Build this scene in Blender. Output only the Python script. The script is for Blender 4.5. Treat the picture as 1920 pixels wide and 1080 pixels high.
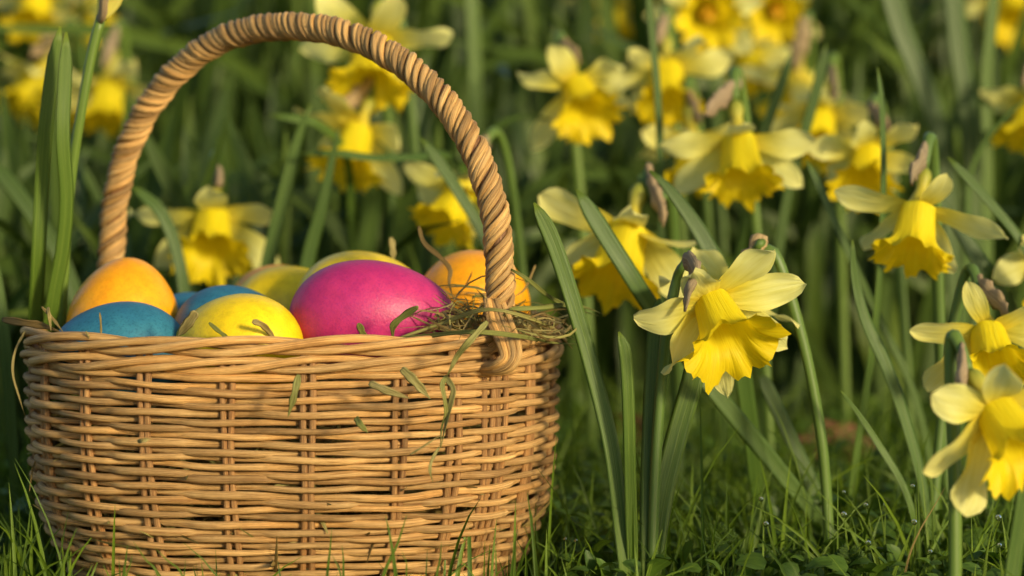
import bpy, math, random
import numpy as np
from mathutils import Vector, Matrix, Quaternion

for o in list(bpy.data.objects):
    bpy.data.objects.remove(o)
scene = bpy.context.scene
COL = scene.collection
random.seed(7)
RNG = np.random.default_rng(11)
R = math.radians

# ------------------------------------------------------------------ camera
LENS, SENSOR = 85.0, 36.0
FPX = 1920 * LENS / SENSOR
CAMZ, PITCH = 0.178, R(3.157)
CAM = np.array([0.0, -1.0, CAMZ])
cam_d = bpy.data.cameras.new('camera')
cam = bpy.data.objects.new('camera', cam_d)
COL.objects.link(cam)
cam.location = CAM
cam.rotation_euler = (R(90) - PITCH, 0, 0)
cam_d.lens, cam_d.sensor_width = LENS, SENSOR
cam_d.clip_start, cam_d.clip_end = 0.02, 300
cam_d.dof.use_dof = True
cam_d.dof.focus_distance = 0.925
cam_d.dof.aperture_fstop = 6.5
scene.camera = cam

# ------------------------------------------------------------------ sky, sun, exposure
SUN_AZ, SUN_EL = R(42), R(15)          # right of the camera, low and warm
S = Vector((math.sin(SUN_AZ) * math.cos(SUN_EL), -math.cos(SUN_AZ) * math.cos(SUN_EL), math.sin(SUN_EL)))
world = bpy.data.worlds.new('World')
scene.world = world
world.use_nodes = True
wn = world.node_tree
bg = wn.nodes['Background']
sky = wn.nodes.new('ShaderNodeTexSky')
sky.sky_type = 'NISHITA'
sky.sun_disc = False
sky.sun_elevation = SUN_EL
sky.sun_rotation = math.atan2(S.x, S.y)
wn.links.new(sky.outputs[0], bg.inputs[0])
bg.inputs[1].default_value = 0.15
sun_d = bpy.data.lights.new('sun', 'SUN')
sun_d.energy = 3.6
sun_d.angle = R(9.0)
sun_d.color = (1.0, 0.83, 0.52)
sun = bpy.data.objects.new('sun', sun_d)
COL.objects.link(sun)
sun.rotation_euler = S.to_track_quat('Z', 'Y').to_euler()
vs = scene.view_settings
vs.view_transform = 'Standard'
vs.look = 'None'
vs.exposure = 0.34
vs.gamma = 1.0
vs.use_curve_mapping = False
cy = scene.cycles
cy.max_bounces, cy.diffuse_bounces, cy.glossy_bounces, cy.transmission_bounces, cy.transparent_max_bounces = 7, 3, 2, 6, 4
cy.caustics_reflective = cy.caustics_refractive = False

# ------------------------------------------------------------------ helpers
def P(px, py, d):
    """the point seen at a photograph pixel, d metres in front of the camera"""
    x, y = (px - 960) / FPX, -(py - 540) / FPX
    v = np.array([x, math.cos(PITCH) + y * math.sin(PITCH), -math.sin(PITCH) + y * math.cos(PITCH)])
    return CAM + v * (d / v[1])

def pix(p):
    q = np.asarray(p) - CAM
    f = q[1] * math.cos(PITCH) - q[2] * math.sin(PITCH)
    u = q[1] * math.sin(PITCH) + q[2] * math.cos(PITCH)
    return 960 + FPX * q[0] / f, 540 - FPX * u / f

def nrm(v):
    v = np.asarray(v, float)
    return v / (np.linalg.norm(v) + 1e-12)

def smooth(pts, n):
    """Catmull-Rom through pts, resampled evenly to n points"""
    p = np.asarray(pts, float)
    if len(p) == 2:
        return p[0] + (p[1] - p[0]) * np.linspace(0, 1, n)[:, None]
    q = np.vstack([2 * p[0] - p[1], p, 2 * p[-1] - p[-2]])
    out = []
    for i in range(1, len(q) - 2):
        t = np.linspace(0, 1, 24, endpoint=False)[:, None]
        a, b, c, d = q[i - 1], q[i], q[i + 1], q[i + 2]
        out.append(0.5 * (2 * b + (c - a) * t + (2 * a - 5 * b + 4 * c - d) * t ** 2 + (3 * b - a - 3 * c + d) * t ** 3))
    out = np.vstack(out + [p[-1:]])
    L = np.r_[0, np.cumsum(np.linalg.norm(np.diff(out, axis=0), axis=1))]
    s = np.linspace(0, L[-1], n)
    return np.stack([np.interp(s, L, out[:, k]) for k in range(3)], 1)

class MB:
    """collects geometry (with uv and a per-point 'var') that becomes one mesh object"""
    def __init__(self):
        self.v, self.f, self.uv, self.var, self.n = [], [], [], [], 0
    def add(self, v, f, uv, var=0.5):
        v = np.asarray(v, float)
        self.v.append(v)
        self.f.extend([tuple(i + self.n for i in q) for q in f])
        self.uv.append(np.asarray(uv, float))
        self.var.append(np.full(len(v), var))
        self.n += len(v)
    def mesh(self, name, smooth_shade=True):
        me = bpy.data.meshes.new(name)
        v = np.vstack(self.v)
        me.from_pydata(v.tolist(), [], self.f)
        uvl = me.uv_layers.new(name='UVMap')
        li = np.empty(len(me.loops), dtype=np.int32)
        me.loops.foreach_get('vertex_index', li)
        uvl.data.foreach_set('uv', np.vstack(self.uv)[li].astype(np.float32).ravel())
        a = me.attributes.new('var', 'FLOAT', 'POINT')
        a.data.foreach_set('value', np.concatenate(self.var).astype(np.float32))
        if smooth_shade:
            me.polygons.foreach_set('use_smooth', np.ones(len(me.polygons), dtype=bool))
        me.update()
        return me
    def build(self, name, mat, parent=None, smooth_shade=True):
        me = self.mesh(name, smooth_shade)
        me.materials.append(mat)
        return link(name, me, parent)

def link(name, me, parent=None):
    o = bpy.data.objects.new(name, me)
    COL.objects.link(o)
    if parent:
        o.parent = parent
        o.matrix_parent_inverse = Matrix.Translation(parent.location).inverted() if parent.parent is None else Matrix.Identity(4)
    return o

def empty(name, loc=(0, 0, 0)):
    o = bpy.data.objects.new(name, None)
    o.empty_display_size = 0.01
    o.location = Vector([float(c) for c in loc])
    COL.objects.link(o)
    return o

def tag(o, label=None, cat=None, group=None, kind=None):
    if label: o['label'] = label
    if cat: o['category'] = cat
    if group: o['group'] = group
    if kind: o['kind'] = kind
    return o

def frames(path, ref):
    """tangent, side, normal along a path; side lies across the direction ref"""
    T = np.gradient(path, axis=0)
    T /= np.linalg.norm(T, axis=1)[:, None] + 1e-12
    ref = np.asarray(ref, float)
    side = np.cross(T, ref)
    ln = np.linalg.norm(side, axis=1)
    for i in range(len(side)):
        if ln[i] < 0.15:
            side[i] = side[i - 1] if i else np.cross(T[i], [0.3, 0.5, 0.8])
    side /= np.linalg.norm(side, axis=1)[:, None]
    return T, side, np.cross(side, T)

def tframes(path, start=None, closed=False):
    """parallel-transport frames"""
    T = np.gradient(path, axis=0)
    T /= np.linalg.norm(T, axis=1)[:, None] + 1e-12
    A = np.zeros_like(T)
    a = np.array(start if start is not None else ([0, 0, 1.0] if abs(T[0][2]) < .8 else [1.0, 0, 0]))
    for i in range(len(T)):
        a = a - T[i] * np.dot(a, T[i])
        a = a / (np.linalg.norm(a) + 1e-12)
        A[i] = a
    return T, A, np.cross(T, A)

def quads(n, k, closed_len=False, closed_ring=True):
    f = []
    for i in range(n if closed_len else n - 1):
        j = (i + 1) % n
        for a in range(k if closed_ring else k - 1):
            b = (a + 1) % k
            f.append((i * k + a, i * k + b, j * k + b, j * k + a))
    return f

def tube(mb, path, rad, k=8, closed=False, var=0.5, ref=None, flat=1.0, rough=0.0):
    path = np.asarray(path, float)
    n = len(path)
    rad = np.broadcast_to(np.asarray(rad, float), (n,))
    if closed:
        ext = np.vstack([path[-1], path, path[0]])
        T = (ext[2:] - ext[:-2]); T /= np.linalg.norm(T, axis=1)[:, None]
        A = np.cross(T, [0, 0, 1.0]); A /= np.linalg.norm(A, axis=1)[:, None]
        B = np.cross(A, T)
    elif ref is not None:
        T, A, B = frames(path, ref)
    else:
        T, A, B = tframes(path)
    L = np.r_[0, np.cumsum(np.linalg.norm(np.diff(path, axis=0), axis=1))]
    ph = np.arange(k) / k * 2 * np.pi
    rr = rad[:, None] * (1 + rough * RNG.uniform(-1, 1, (n, k)))
    v = path[:, None] + A[:, None] * (np.cos(ph)[None, :, None] * rr[..., None]) + B[:, None] * (np.sin(ph)[None, :, None] * rr[..., None] * flat)
    f = quads(n, k, closed)
    if not closed:
        f.append(tuple(range(k))[::-1]); f.append(tuple((n - 1) * k + a for a in range(k)))
    u = np.abs((np.arange(k) / k) * 2 - 1)          # mirrored so that there is no seam
    uv = np.stack([np.broadcast_to(u, (n, k)), np.broadcast_to(L[:, None], (n, k))], -1).reshape(-1, 2)
    mb.add(v.reshape(-1, 3), f, uv, var)

LENSP = [(-1, 0), (-.6, .5), (0, .28), (.6, .5), (1, 0), (.55, -.75), (0, -1), (-.55, -.75)]
def blade(mb, path, width, thick, ref=(0, 1, 0), twist=0.0, var=0.5, dish=0.0):
    """strap leaf with a channelled lens section; width and thick are half sizes"""
    path = np.asarray(path, float)
    n = len(path)
    T, A, B = frames(path, ref)
    tw = np.broadcast_to(np.asarray(twist, float), (n,))
    c, s_ = np.cos(tw)[:, None], np.sin(tw)[:, None]
    A, B = A * c + B * s_, B * c - A * s_
    width = np.broadcast_to(np.asarray(width, float), (n,)); thick = np.broadcast_to(np.asarray(thick, float), (n,))
    k = len(LENSP)
    v = np.zeros((n, k, 3)); uv = np.zeros((n, k, 2))
    L = np.linspace(0, 1, n)
    for j, (x, y) in enumerate(LENSP):
        v[:, j] = path + A * (width * x)[:, None] - B * (thick * y + dish * width * x * x)[:, None]
        uv[:, j, 0] = x * .5 + .5
        uv[:, j, 1] = L
    f = quads(n, k)
    f.append(tuple(range(k))[::-1]); f.append(tuple((n - 1) * k + a for a in range(k)))
    mb.add(v.reshape(-1, 3), f, uv.reshape(-1, 2), var)

# ------------------------------------------------------------------ materials
def nt(name):
    m = bpy.data.materials.new(name)
    m.use_nodes = True
    n = m.node_tree
    for x in list(n.nodes):
        n.nodes.remove(x)
    out = n.nodes.new('ShaderNodeOutputMaterial')
    return m, n, out

def N(n, t, **kw):
    x = n.nodes.new(t)
    for k, v in kw.items():
        if k.startswith('_'):
            setattr(x, k[1:], v)
        else:
            x.inputs[k.replace('_', ' ')].default_value = v
    return x

def ramp(n, src, stops):
    r = n.nodes.new('ShaderNodeValToRGB')
    e = r.color_ramp.elements
    while len(e) < len(stops):
        e.new(0.5)
    for x, (p, c) in zip(e, stops):
        x.position = p
        x.color = tuple(c) + (1,) if len(c) == 3 else c
    n.links.new(src, r.inputs[0])
    return r.outputs[0]

def mix(n, a, b, fac, mode='MIX'):
    m = n.nodes.new('ShaderNodeMix')
    m.data_type = 'RGBA'
    m.blend_type = mode
    for s, v in ((0, fac), (6, a), (7, b)):
        if hasattr(v, 'is_linked') or hasattr(v, 'links'):
            n.links.new(v, m.inputs[s])
        else:
            m.inputs[s].default_value = v if s == 0 else tuple(v) + (1,)
    return m.outputs[2]

def math_(n, op, a, b=None):
    m = n.nodes.new('ShaderNodeMath')
    m.operation = op
    for i, v in enumerate((a, b)):
        if v is None: continue
        if isinstance(v, (int, float)): m.inputs[i].default_value = v
        else: n.links.new(v, m.inputs[i])
    return m.outputs[0]

def uvscaled(n, sx, sy, z=None):
    uv = n.nodes.new('ShaderNodeUVMap')
    sep = n.nodes.new('ShaderNodeSeparateXYZ')
    n.links.new(uv.outputs[0], sep.inputs[0])
    cmb = n.nodes.new('ShaderNodeCombineXYZ')
    n.links.new(math_(n, 'MULTIPLY', sep.outputs[0], sx), cmb.inputs[0])
    n.links.new(math_(n, 'MULTIPLY', sep.outputs[1], sy), cmb.inputs[1])
    if z is not None:
        n.links.new(z, cmb.inputs[2])
    return cmb.outputs[0], sep.outputs[0], sep.outputs[1]

def varnode(n):
    a = n.nodes.new('ShaderNodeAttribute')
    a.attribute_name = 'var'
    return a.outputs['Fac']

def noise(n, vec, scale, detail=3, rough=.55):
    x = N(n, 'ShaderNodeTexNoise', Scale=scale, Detail=detail, Roughness=rough)
    if vec is not None: n.links.new(vec, x.inputs['Vector'])
    return x.outputs['Fac']

def bump(n, h, dist, strength=1.0):
    b = N(n, 'ShaderNodeBump', Strength=strength, Distance=dist)
    n.links.new(h, b.inputs['Height'])
    return b.outputs[0]

def wicker_mat(name, light, mid, dark, grain=.0004):
    m, n, out = nt(name)
    v = varnode(n)
    vz = math_(n, 'MULTIPLY', v, 37.0)
    vec, u, l = uvscaled(n, 9.0, 28.0, vz)
    g = noise(n, vec, 1.6, 4, .6)
    vec2, _, _ = uvscaled(n, 26.0, 60.0, vz)
    g2 = noise(n, vec2, 1.5, 2, .6)
    vec3, _, _ = uvscaled(n, 1.0, 11.0, vz)
    big = noise(n, vec3, 1.0, 2, .5)
    col = ramp(n, g, [(.34, dark), (.5, mid), (.66, light)])
    col = mix(n, col, mix(n, col, (.62, .5, .34), 1.0, 'MULTIPLY'), math_(n, 'MULTIPLY', ramp(n, g2, [(.35, (1, 1, 1)), (.5, (0, 0, 0))]), .75))
    tint = ramp(n, big, [(.3, (.66, .62, .56)), (.5, (1, 1, 1)), (.7, (1.14, 1.0, .80))])
    col = mix(n, col, tint, .8, 'MULTIPLY')
    tv = ramp(n, v, [(0, (.60, .56, .53)), (.4, (.95, .94, .93)), (1, (1.15, 1.09, .98))])
    col = mix(n, col, tv, 1.0, 'MULTIPLY')
    p = N(n, 'ShaderNodeBsdfPrincipled', Roughness=.55)
    p.inputs['Specular IOR Level'].default_value = .35
    n.links.new(col, p.inputs['Base Color'])
    hh = math_(n, 'ADD', g, math_(n, 'MULTIPLY', g2, .7))
    n.links.new(bump(n, hh, grain), p.inputs['Normal'])
    n.links.new(p.outputs[0], out.inputs[0])
    return m

def leafy(name, stops, rough=.45, trans=.3, tcol=None, along=None, stripes=22, grain=.00025, spec=.3, varcol=None):
    """leaf or petal: streaks along the length, light through it"""
    m, n, out = nt(name)
    v = varnode(n)
    vz = math_(n, 'MULTIPLY', v, 41.0)
    vec, u, l = uvscaled(n, stripes, 2.2, vz)
    g = noise(n, vec, 1.0, 3, .5)
    col = ramp(n, g, stops)
    if along:
        col = mix(n, col, ramp(n, l, along), 1.0, 'MULTIPLY')
    tv = ramp(n, v, varcol or [(0, (.6, .66, .62)), (.5, (1, 1, 1)), (1, (1.35, 1.25, .9))])
    col = mix(n, col, tv, 1.0, 'MULTIPLY')
    p = N(n, 'ShaderNodeBsdfPrincipled', Roughness=rough)
    p.inputs['Specular IOR Level'].default_value = spec
    n.links.new(col, p.inputs['Base Color'])
    nb = bump(n, g, grain)
    n.links.new(nb, p.inputs['Normal'])
    t = n.nodes.new('ShaderNodeBsdfTranslucent')
    n.links.new(mix(n, col, tcol, 1.0, 'MULTIPLY') if tcol else col, t.inputs[0])
    ms = n.nodes.new('ShaderNodeMixShader')
    ms.inputs[0].default_value = trans
    n.links.new(p.outputs[0], ms.inputs[1]); n.links.new(t.outputs[0], ms.inputs[2])
    n.links.new(ms.outputs[0], out.inputs[0])
    return m

def egg_mat(name, col, col2, speck, rough=.33):
    m, n, out = nt(name)
    tc = n.nodes.new('ShaderNodeTexCoord')
    big = noise(n, tc.outputs['Object'], 28, 2, .5)
    blot = noise(n, tc.outputs['Object'], 95, 4, .65)
    c = ramp(n, math_(n, 'ADD', math_(n, 'MULTIPLY', big, .6), math_(n, 'MULTIPLY', blot, .4)), [(.38, col), (.62, col2)])
    fine = noise(n, tc.outputs['Object'], 1100, 3, .6)
    c = mix(n, c, speck, math_(n, 'MULTIPLY', ramp(n, fine, [(.50, (0, 0, 0)), (.66, (1, 1, 1))]), .5))
    med = noise(n, tc.outputs['Object'], 260, 3, .6)
    c = mix(n, c, mix(n, c, (.74, .74, .74), 1.0, 'MULTIPLY'), math_(n, 'MULTIPLY', ramp(n, med, [(.4, (0, 0, 0)), (.7, (1, 1, 1))]), .6))
    p = N(n, 'ShaderNodeBsdfPrincipled', Roughness=rough)
    p.inputs['Specular IOR Level'].default_value = .36
    n.links.new(c, p.inputs['Base Color'])
    n.links.new(bump(n, noise(n, tc.outputs['Object'], 900, 3, .6), .00016), p.inputs['Normal'])
    n.links.new(p.outputs[0], out.inputs[0])
    return m

M = {}
M['wicker'] = wicker_mat('wicker', (.74, .495, .21), (.57, .35, .132), (.35, .195, .068))
M['stake'] = wicker_mat('wicker_stake', (.52, .32, .14), (.38, .21, .08), (.23, .115, .042))
M['wrap'] = wicker_mat('wicker_wrap', (.74, .50, .21), (.57, .365, .14), (.32, .185, .062))
M['core'] = wicker_mat('wicker_core', (.30, .16, .06), (.2, .1, .04), (.12, .06, .02))
M['leaf'] = leafy('daffodil_leaf', [(.3, (.046, .096, .014)), (.5, (.072, .132, .020)), (.75, (.112, .176, .034))],
                  rough=.42, trans=.22, tcol=(1.3, 1.25, .5), along=[(0, (1.15, 1.1, .75)), (.3, (1, 1, 1)), (.97, (1, 1, 1)), (1, (1.7, 1.35, .8))])
M['far_leaf'] = leafy('daffodil_foliage', [(.3, (.044, .082, .015)), (.5, (.066, .112, .020)), (.75, (.095, .142, .028))],
                      rough=.45, trans=.22, tcol=(1.2, 1.2, .5), stripes=6)
M['stem'] = leafy('daffodil_stem', [(.3, (.075, .135, .026)), (.6, (.105, .172, .036))], rough=.4, trans=.12, stripes=9)
M['tepal'] = leafy('daffodil_petal', [(.25, (.76, .72, .20)), (.5, (.82, .79, .28)), (.8, (.87, .85, .36))], rough=.55, trans=.45,
                   along=[(0, (1.0, .80, .08)), (.28, (1.0, .92, .40)), (.6, (1, 1, .90)), (1, (1, 1, 1.05))], stripes=9, grain=.0006, spec=.25,
                   varcol=[(0, (.93, .95, .9)), (.5, (1, 1, 1)), (1, (1.05, 1.0, .8))])
M['trumpet'] = leafy('daffodil_trumpet', [(.25, (.82, .63, .006)), (.5, (.86, .71, .012)), (.8, (.88, .76, .03))], rough=.5, trans=.40,
                     tcol=(1, .92, .6), along=[(0, (1, 1.05, 1.6)), (.5, (1, 1, 1)), (.85, (1, .95, .8)), (1, (1, .92, .75))], stripes=46, grain=.0005, spec=.25,
                     varcol=[(0, (.93, .9, .9)), (.5, (1, 1, 1)), (1, (1.05, 1.05, 1))])
M['tube'] = leafy('daffodil_tube', [(.3, (.48, .40, .04)), (.7, (.60, .50, .06))], rough=.5, trans=.25, stripes=8,
                  along=[(0, (.35, .55, .6)), (.5, (.9, .95, 1)), (1, (1.3, 1.2, .6))])
M['spathe'] = leafy('papery_spathe', [(.3, (.20, .14, .085)), (.5, (.37, .28, .175)), (.75, (.50, .40, .26))], rough=.7, trans=.25, stripes=14, grain=.0008, spec=.15)
M['grass'] = leafy('grass', [(.3, (.082, .140, .012)), (.6, (.118, .195, .018)), (.8, (.16, .235, .028))], rough=.4, trans=.3, tcol=(1.2, 1.2, .5), stripes=5)
M['weed'] = leafy('ground_cover', [(.3, (.048, .096, .011)), (.6, (.074, .138, .016)), (.8, (.105, .17, .022))], rough=.45, trans=.25, tcol=(1.2, 1.2, .5), stripes=8)
M['hay'] = leafy('hay', [(.3, (.22, .17, .06)), (.5, (.34, .28, .11)), (.75, (.46, .38, .18))], rough=.6, trans=.2, stripes=7, grain=.0003, spec=.25,
                 varcol=[(0, (.55, .42, .32)), (.3, (.9, .75, .55)), (.6, (1, 1, .9)), (.8, (.85, .95, .7)), (1, (.50, .68, .38))])
M['deadleaf'] = leafy('dead_leaf', [(.3, (.10, .030, .014)), (.5, (.16, .055, .022)), (.75, (.24, .10, .04))], rough=.7, trans=.2, stripes=6)

def plain(name, col, rough=.5, trans=0):
    m, n, out = nt(name)
    p = N(n, 'ShaderNodeBsdfPrincipled', Roughness=rough)
    p.inputs['Base Color'].default_value = tuple(col) + (1,)
    p.inputs['Transmission Weight'].default_value = trans
    p.inputs['IOR'].default_value = 1.33
    n.links.new(p.outputs[0], out.inputs[0])
    return m
M['dew'] = plain('dew', (1, 1, 1), .0, 1.0)
M['anther'] = plain('stigma', (.75, .42, .02), .6)

m, n, out = nt('soil')
tc = n.nodes.new('ShaderNodeTexCoord')
a_ = noise(n, tc.outputs['Object'], 14, 5, .6)
b_ = noise(n, tc.outputs['Object'], 160, 4, .65)
c_ = mix(n, ramp(n, a_, [(.35, (.020, .026, .008)), (.5, (.028, .050, .011)), (.7, (.042, .078, .016))]), ramp(n, b_, [(.3, (.5, .45, .4)), (.7, (1.4, 1.4, 1.3))]), 1.0, 'MULTIPLY')
p = N(n, 'ShaderNodeBsdfPrincipled', Roughness=.9)
n.links.new(c_, p.inputs['Base Color'])
p.inputs['Specular IOR Level'].default_value = .08
n.links.new(bump(n, b_, .004), p.inputs['Normal'])
n.links.new(p.outputs[0], out.inputs[0])
M['soil'] = m

# ------------------------------------------------------------------ ground
g = MB()
rs = np.r_[0.0, np.geomspace(.08, 120, 46)]
ka = 64
gv, guv = [], []
for i, r_ in enumerate(rs):
    for a in range(ka):
        t = a / ka * 2 * math.pi
        x, y = r_ * math.cos(t), r_ * math.sin(t)
        z = 0.004 * math.sin(x * 23 + 1) * math.sin(y * 19) + .003 * math.sin(x * 61) * math.cos(y * 53 + 2) - .006
        gv.append((x, y, z if r_ < 6 else -.006)); guv.append((x, y))
g.add(gv, quads(len(rs), ka), guv)
tag(g.build('ground', M['soil']), kind='structure')

# ------------------------------------------------------------------ wicker basket
BC = np.array([(553 - 960) / FPX * 1.0, 0.0, 0.0])
BA, BB, BN = 0.1062, 0.088, 2.75
BYAW = R(2.5)
RIM_Z = 0.107
PROF_Z = np.array([0.0, .006, .014, .024, .036, .05, .065, .085, .11])
PROF_S = np.array([.800, .830, .872, .918, .955, .980, .996, 1.0, .994])
def prof(z):
    return np.interp(z, PROF_Z, PROF_S)
tt = np.linspace(0, 2 * np.pi, 4001)
# start at the far left, run along the front to the right, then back along the rear
px_ = -np.sign(np.cos(tt)) * np.abs(np.cos(tt)) ** (2 / BN) * BA
py_ = -np.sign(np.sin(tt)) * np.abs(np.sin(tt)) ** (2 / BN) * BB
PL = np.r_[0, np.cumsum(np.hypot(np.diff(px_), np.diff(py_)))]
PER = PL[-1]
def plan(s, z, off=0.0):
    """point of the wall at arc position s (0..PER), height z, pushed outward by off"""
    s = np.mod(s, PER)
    x, y = np.interp(s, PL, px_), np.interp(s, PL, py_)
    e = PER / 900
    dx = np.interp(np.mod(s + e, PER), PL, px_) - np.interp(np.mod(s - e, PER), PL, px_)
    dy = np.interp(np.mod(s + e, PER), PL, py_) - np.interp(np.mod(s - e, PER), PL, py_)
    ln = np.hypot(dx, dy) + 1e-12
    nx, ny = dy / ln, -dx / ln
    k = prof(z)
    X, Y = x * k + nx * off, y * k + ny * off
    c, s_ = math.cos(BYAW), math.sin(BYAW)
    return np.stack([BC[0] + X * c - Y * s_, BC[1] + X * s_ + Y * c, np.broadcast_to(z, np.shape(X)) * 1.0], -1)

basket = empty('wicker_basket', BC)
tag(basket, 'golden brown wicker basket with tall twisted arched handle, filled with dyed eggs', 'basket')

# stake positions: where the photograph shows them on the front, then evenly round the back
ss = np.linspace(0, PER / 2, 1500)
pxs = np.array([pix(q)[0] for q in plan(ss, np.full_like(ss, .06))])
i0, i1 = int(np.argmin(pxs)), int(np.argmax(pxs))
stakes = [float(np.interp(x, pxs[i0:i1 + 1], ss[i0:i1 + 1])) for x in (62, 90, 164, 274, 428, 577, 748, 850, 925, 990, 1030)]
back = np.linspace(stakes[-1], stakes[0] + PER, 12)[1:-1]
stakes += [float(x) for x in back]
if len(stakes) % 2:
    stakes.append((stakes[-1] + stakes[0] + PER) / 2)
stakes = np.array(stakes)
NS = len(stakes)

for j, s0 in enumerate(stakes):
    thick = (j == 8)
    offs = (-.0052, -.0017, .0017, .0052) if thick else (-.00155, .00155)
    for o_ in offs:
        zz = np.linspace(.001, .104, 18)
        jit = .0005 * np.sin(zz * 90 + j + o_ * 900)
        path = plan(s0 + o_ * (1.0 if not thick else .95) + jit, zz, 0.0)
        mb = MB(); tube(mb, path, .00138 + .0001 * math.sin(j * 3), 7, var=float(RNG.uniform(.2, .9)), rough=.03)
        mb.build('stake', M['stake'], basket)

# woven rows: each weaver passes in front of every second stake
AMP = .0020
ext = np.concatenate([stakes - PER, stakes, stakes + PER])
NROW = 33
ROWZ = np.linspace(.0035, .0945, NROW)
sgrid = np.linspace(0, PER, 300, endpoint=False)
for i in range(NROW):
    val = np.array([1.0 if (i + j) % 2 == 0 else -1.0 for j in range(NS)])
    val3 = np.concatenate([val] * 3)
    k = np.searchsorted(ext, sgrid, side='right') - 1
    f = (sgrid - ext[k]) / (ext[k + 1] - ext[k])
    w = .5 - .5 * np.cos(np.pi * f)
    off = val3[k] * (1 - w) + val3[k + 1] * w
    off = np.sign(off) * np.abs(off) ** .62
    ph = RNG.uniform(0, 6.28, 6)
    wob = sum(np.sin(2 * np.pi * q * sgrid / PER + ph[q]) for q in (2, 3, 5)) * .00030
    wob += np.sin(2 * np.pi * 17 * sgrid / PER + ph[4]) * .00024
    tilt = .0011 * np.sin(2 * np.pi * (sgrid / PER) * 2 + 1.1) + .0006 * np.sin(2 * np.pi * sgrid / PER * 4 + ROWZ[i] * 60)
    z = ROWZ[i] + wob + tilt * min(1, 6 * ROWZ[i] / .1) * .8
    pts = plan(sgrid, np.maximum(z, .002), AMP * off)
    rad = .00148 * (1 + .07 * np.sin(2 * np.pi * 7 * sgrid / PER + ph[0]) + .05 * np.sin(2 * np.pi * 13 * sgrid / PER + ph[1])) * RNG.uniform(.86, 1.08)
    mb = MB(); tube(mb, pts, rad, 8, closed=True, var=float(RNG.uniform(0, 1)), rough=.03)
    mb.build('weaver', M['wicker'], basket)

# rim: two bands of three-strand rope wale
sg = np.linspace(0, PER, 420, endpoint=False)
for band, (zc, tw, az, ar, rr) in enumerate(((.0985, 11, .0021, .0029, .00160), (.1057, 10, .0024, .0029, .00168))):
    for k in range(3):
        ph = 2 * np.pi * k / 3 + tw / 3 * 2 * np.pi * sg / PER * 1.0
        ph = 2 * np.pi * (k + (tw // 3) * 2 * sg / PER + .17 * band) / 3 * 1.0
        nturn = 7 if band == 0 else 6
        ph = 2 * np.pi * (k / 3 - nturn * sg / PER) + .9 * band
        wz = .0004 * np.sin(sg * 55 + k * 2 + band)
        pts = plan(sg, zc + az * np.sin(-ph) + wz, .0006 + ar * np.cos(ph))
        mb = MB(); tube(mb, pts, rr * (1 + .06 * np.sin(sg * 70 + k * 2.2)), 9, closed=True, var=float(RNG.uniform(.35, .95)), rough=.02)
        mb.build('rim_strand', M['wicker'], basket)

# woven base board
mb = MB()
sb = np.linspace(0, PER, 80, endpoint=False)
ring_t, ring_b = plan(sb, np.full(80, .006), -.004), plan(sb, np.full(80, .002), -.004)
bv = np.vstack([ring_t, ring_b])
bf = [tuple(range(80)), tuple(range(159, 79, -1))] + [(i, i + 80, (i + 1) % 80 + 80, (i + 1) % 80) for i in range(80)]
mb.add(bv, bf, bv[:, :2] * 8)
mb.build('base', M['core'], basket, False)

# handle: a core wrapped with twisted canes
s_r = float(np.interp(928, pxs[i0:i1 + 1], ss[i0:i1 + 1]))
foot_r = plan(np.array([s_r]), np.array([.1]), .001)[0]
d_r = foot_r[1] + 1.0
d_l = 1.062
HPX = [(222, 640), (212, 560), (209, 490), (211, 430), (219, 360), (236, 290), (264, 225), (304, 165), (356, 112), (420, 72), (490, 53), (560, 50), (630, 59), (702, 86),
       (768, 128), (828, 186), (876, 255), (911, 335), (930, 415), (937, 490), (937, 560), (932, 610), (928, 660)]
hp = [P(x, y, d_l + (d_r - d_l) * np.clip((x - 209) / (937 - 209), 0, 1)) for x, y in HPX]
hp = smooth(hp, 260)
mb = MB(); tube(mb, hp, .0040, 10, var=.4)
handle = mb.build('handle', M['core'], basket)
T, A, B = tframes(hp)
HL = np.r_[0, np.cumsum(np.linalg.norm(np.diff(hp, axis=0), axis=1))]
NW = 8
fine = np.linspace(0, HL[-1], 900)
hpf = np.stack([np.interp(fine, HL, hp[:, k]) for k in range(3)], 1)
Af = np.stack([np.interp(fine, HL, A[:, k]) for k in range(3)], 1); Bf = np.stack([np.interp(fine, HL, B[:, k]) for k in range(3)], 1)
# wraps are tighter over the crown, longer on the legs
u_ = fine / HL[-1]
pitch = .0225 - .006 * np.exp(-((u_ - .42) / .2) ** 2) + .005 * np.clip((u_ - .72) / .28, 0, 1)
phase = np.r_[0, np.cumsum(np.diff(fine) / pitch[1:])] * 2 * np.pi
for k in range(NW):
    wobble = .24 * np.sin(fine * 33 + k * 1.9) + [0, .10, -.08, .06, -.1, .05, .1, -.06][k] + .08 * np.sin(fine * 143 + k * 4.1)
    a = phase + 2 * np.pi * k / NW + wobble
    rr = .0045 + .0004 * math.sin(k * 2.4) + .00025 * np.sin(fine * 35 + k)
    pts = hpf + Af * (np.cos(a) * rr)[:, None] + Bf * (np.sin(a) * rr)[:, None]
    mb = MB(); tube(mb, pts, [.0015, .0011, .0017, .0012, .0013, .0016, .0011, .0014][k] * (1 + .16 * np.sin(fine * 47 + k * 3)), 8, var=[.1, .95, .5, 1.0, .3, .75, .0, .85][k], rough=.05)
    mb.build('wrapping_strand', M['wrap'], handle)

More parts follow.
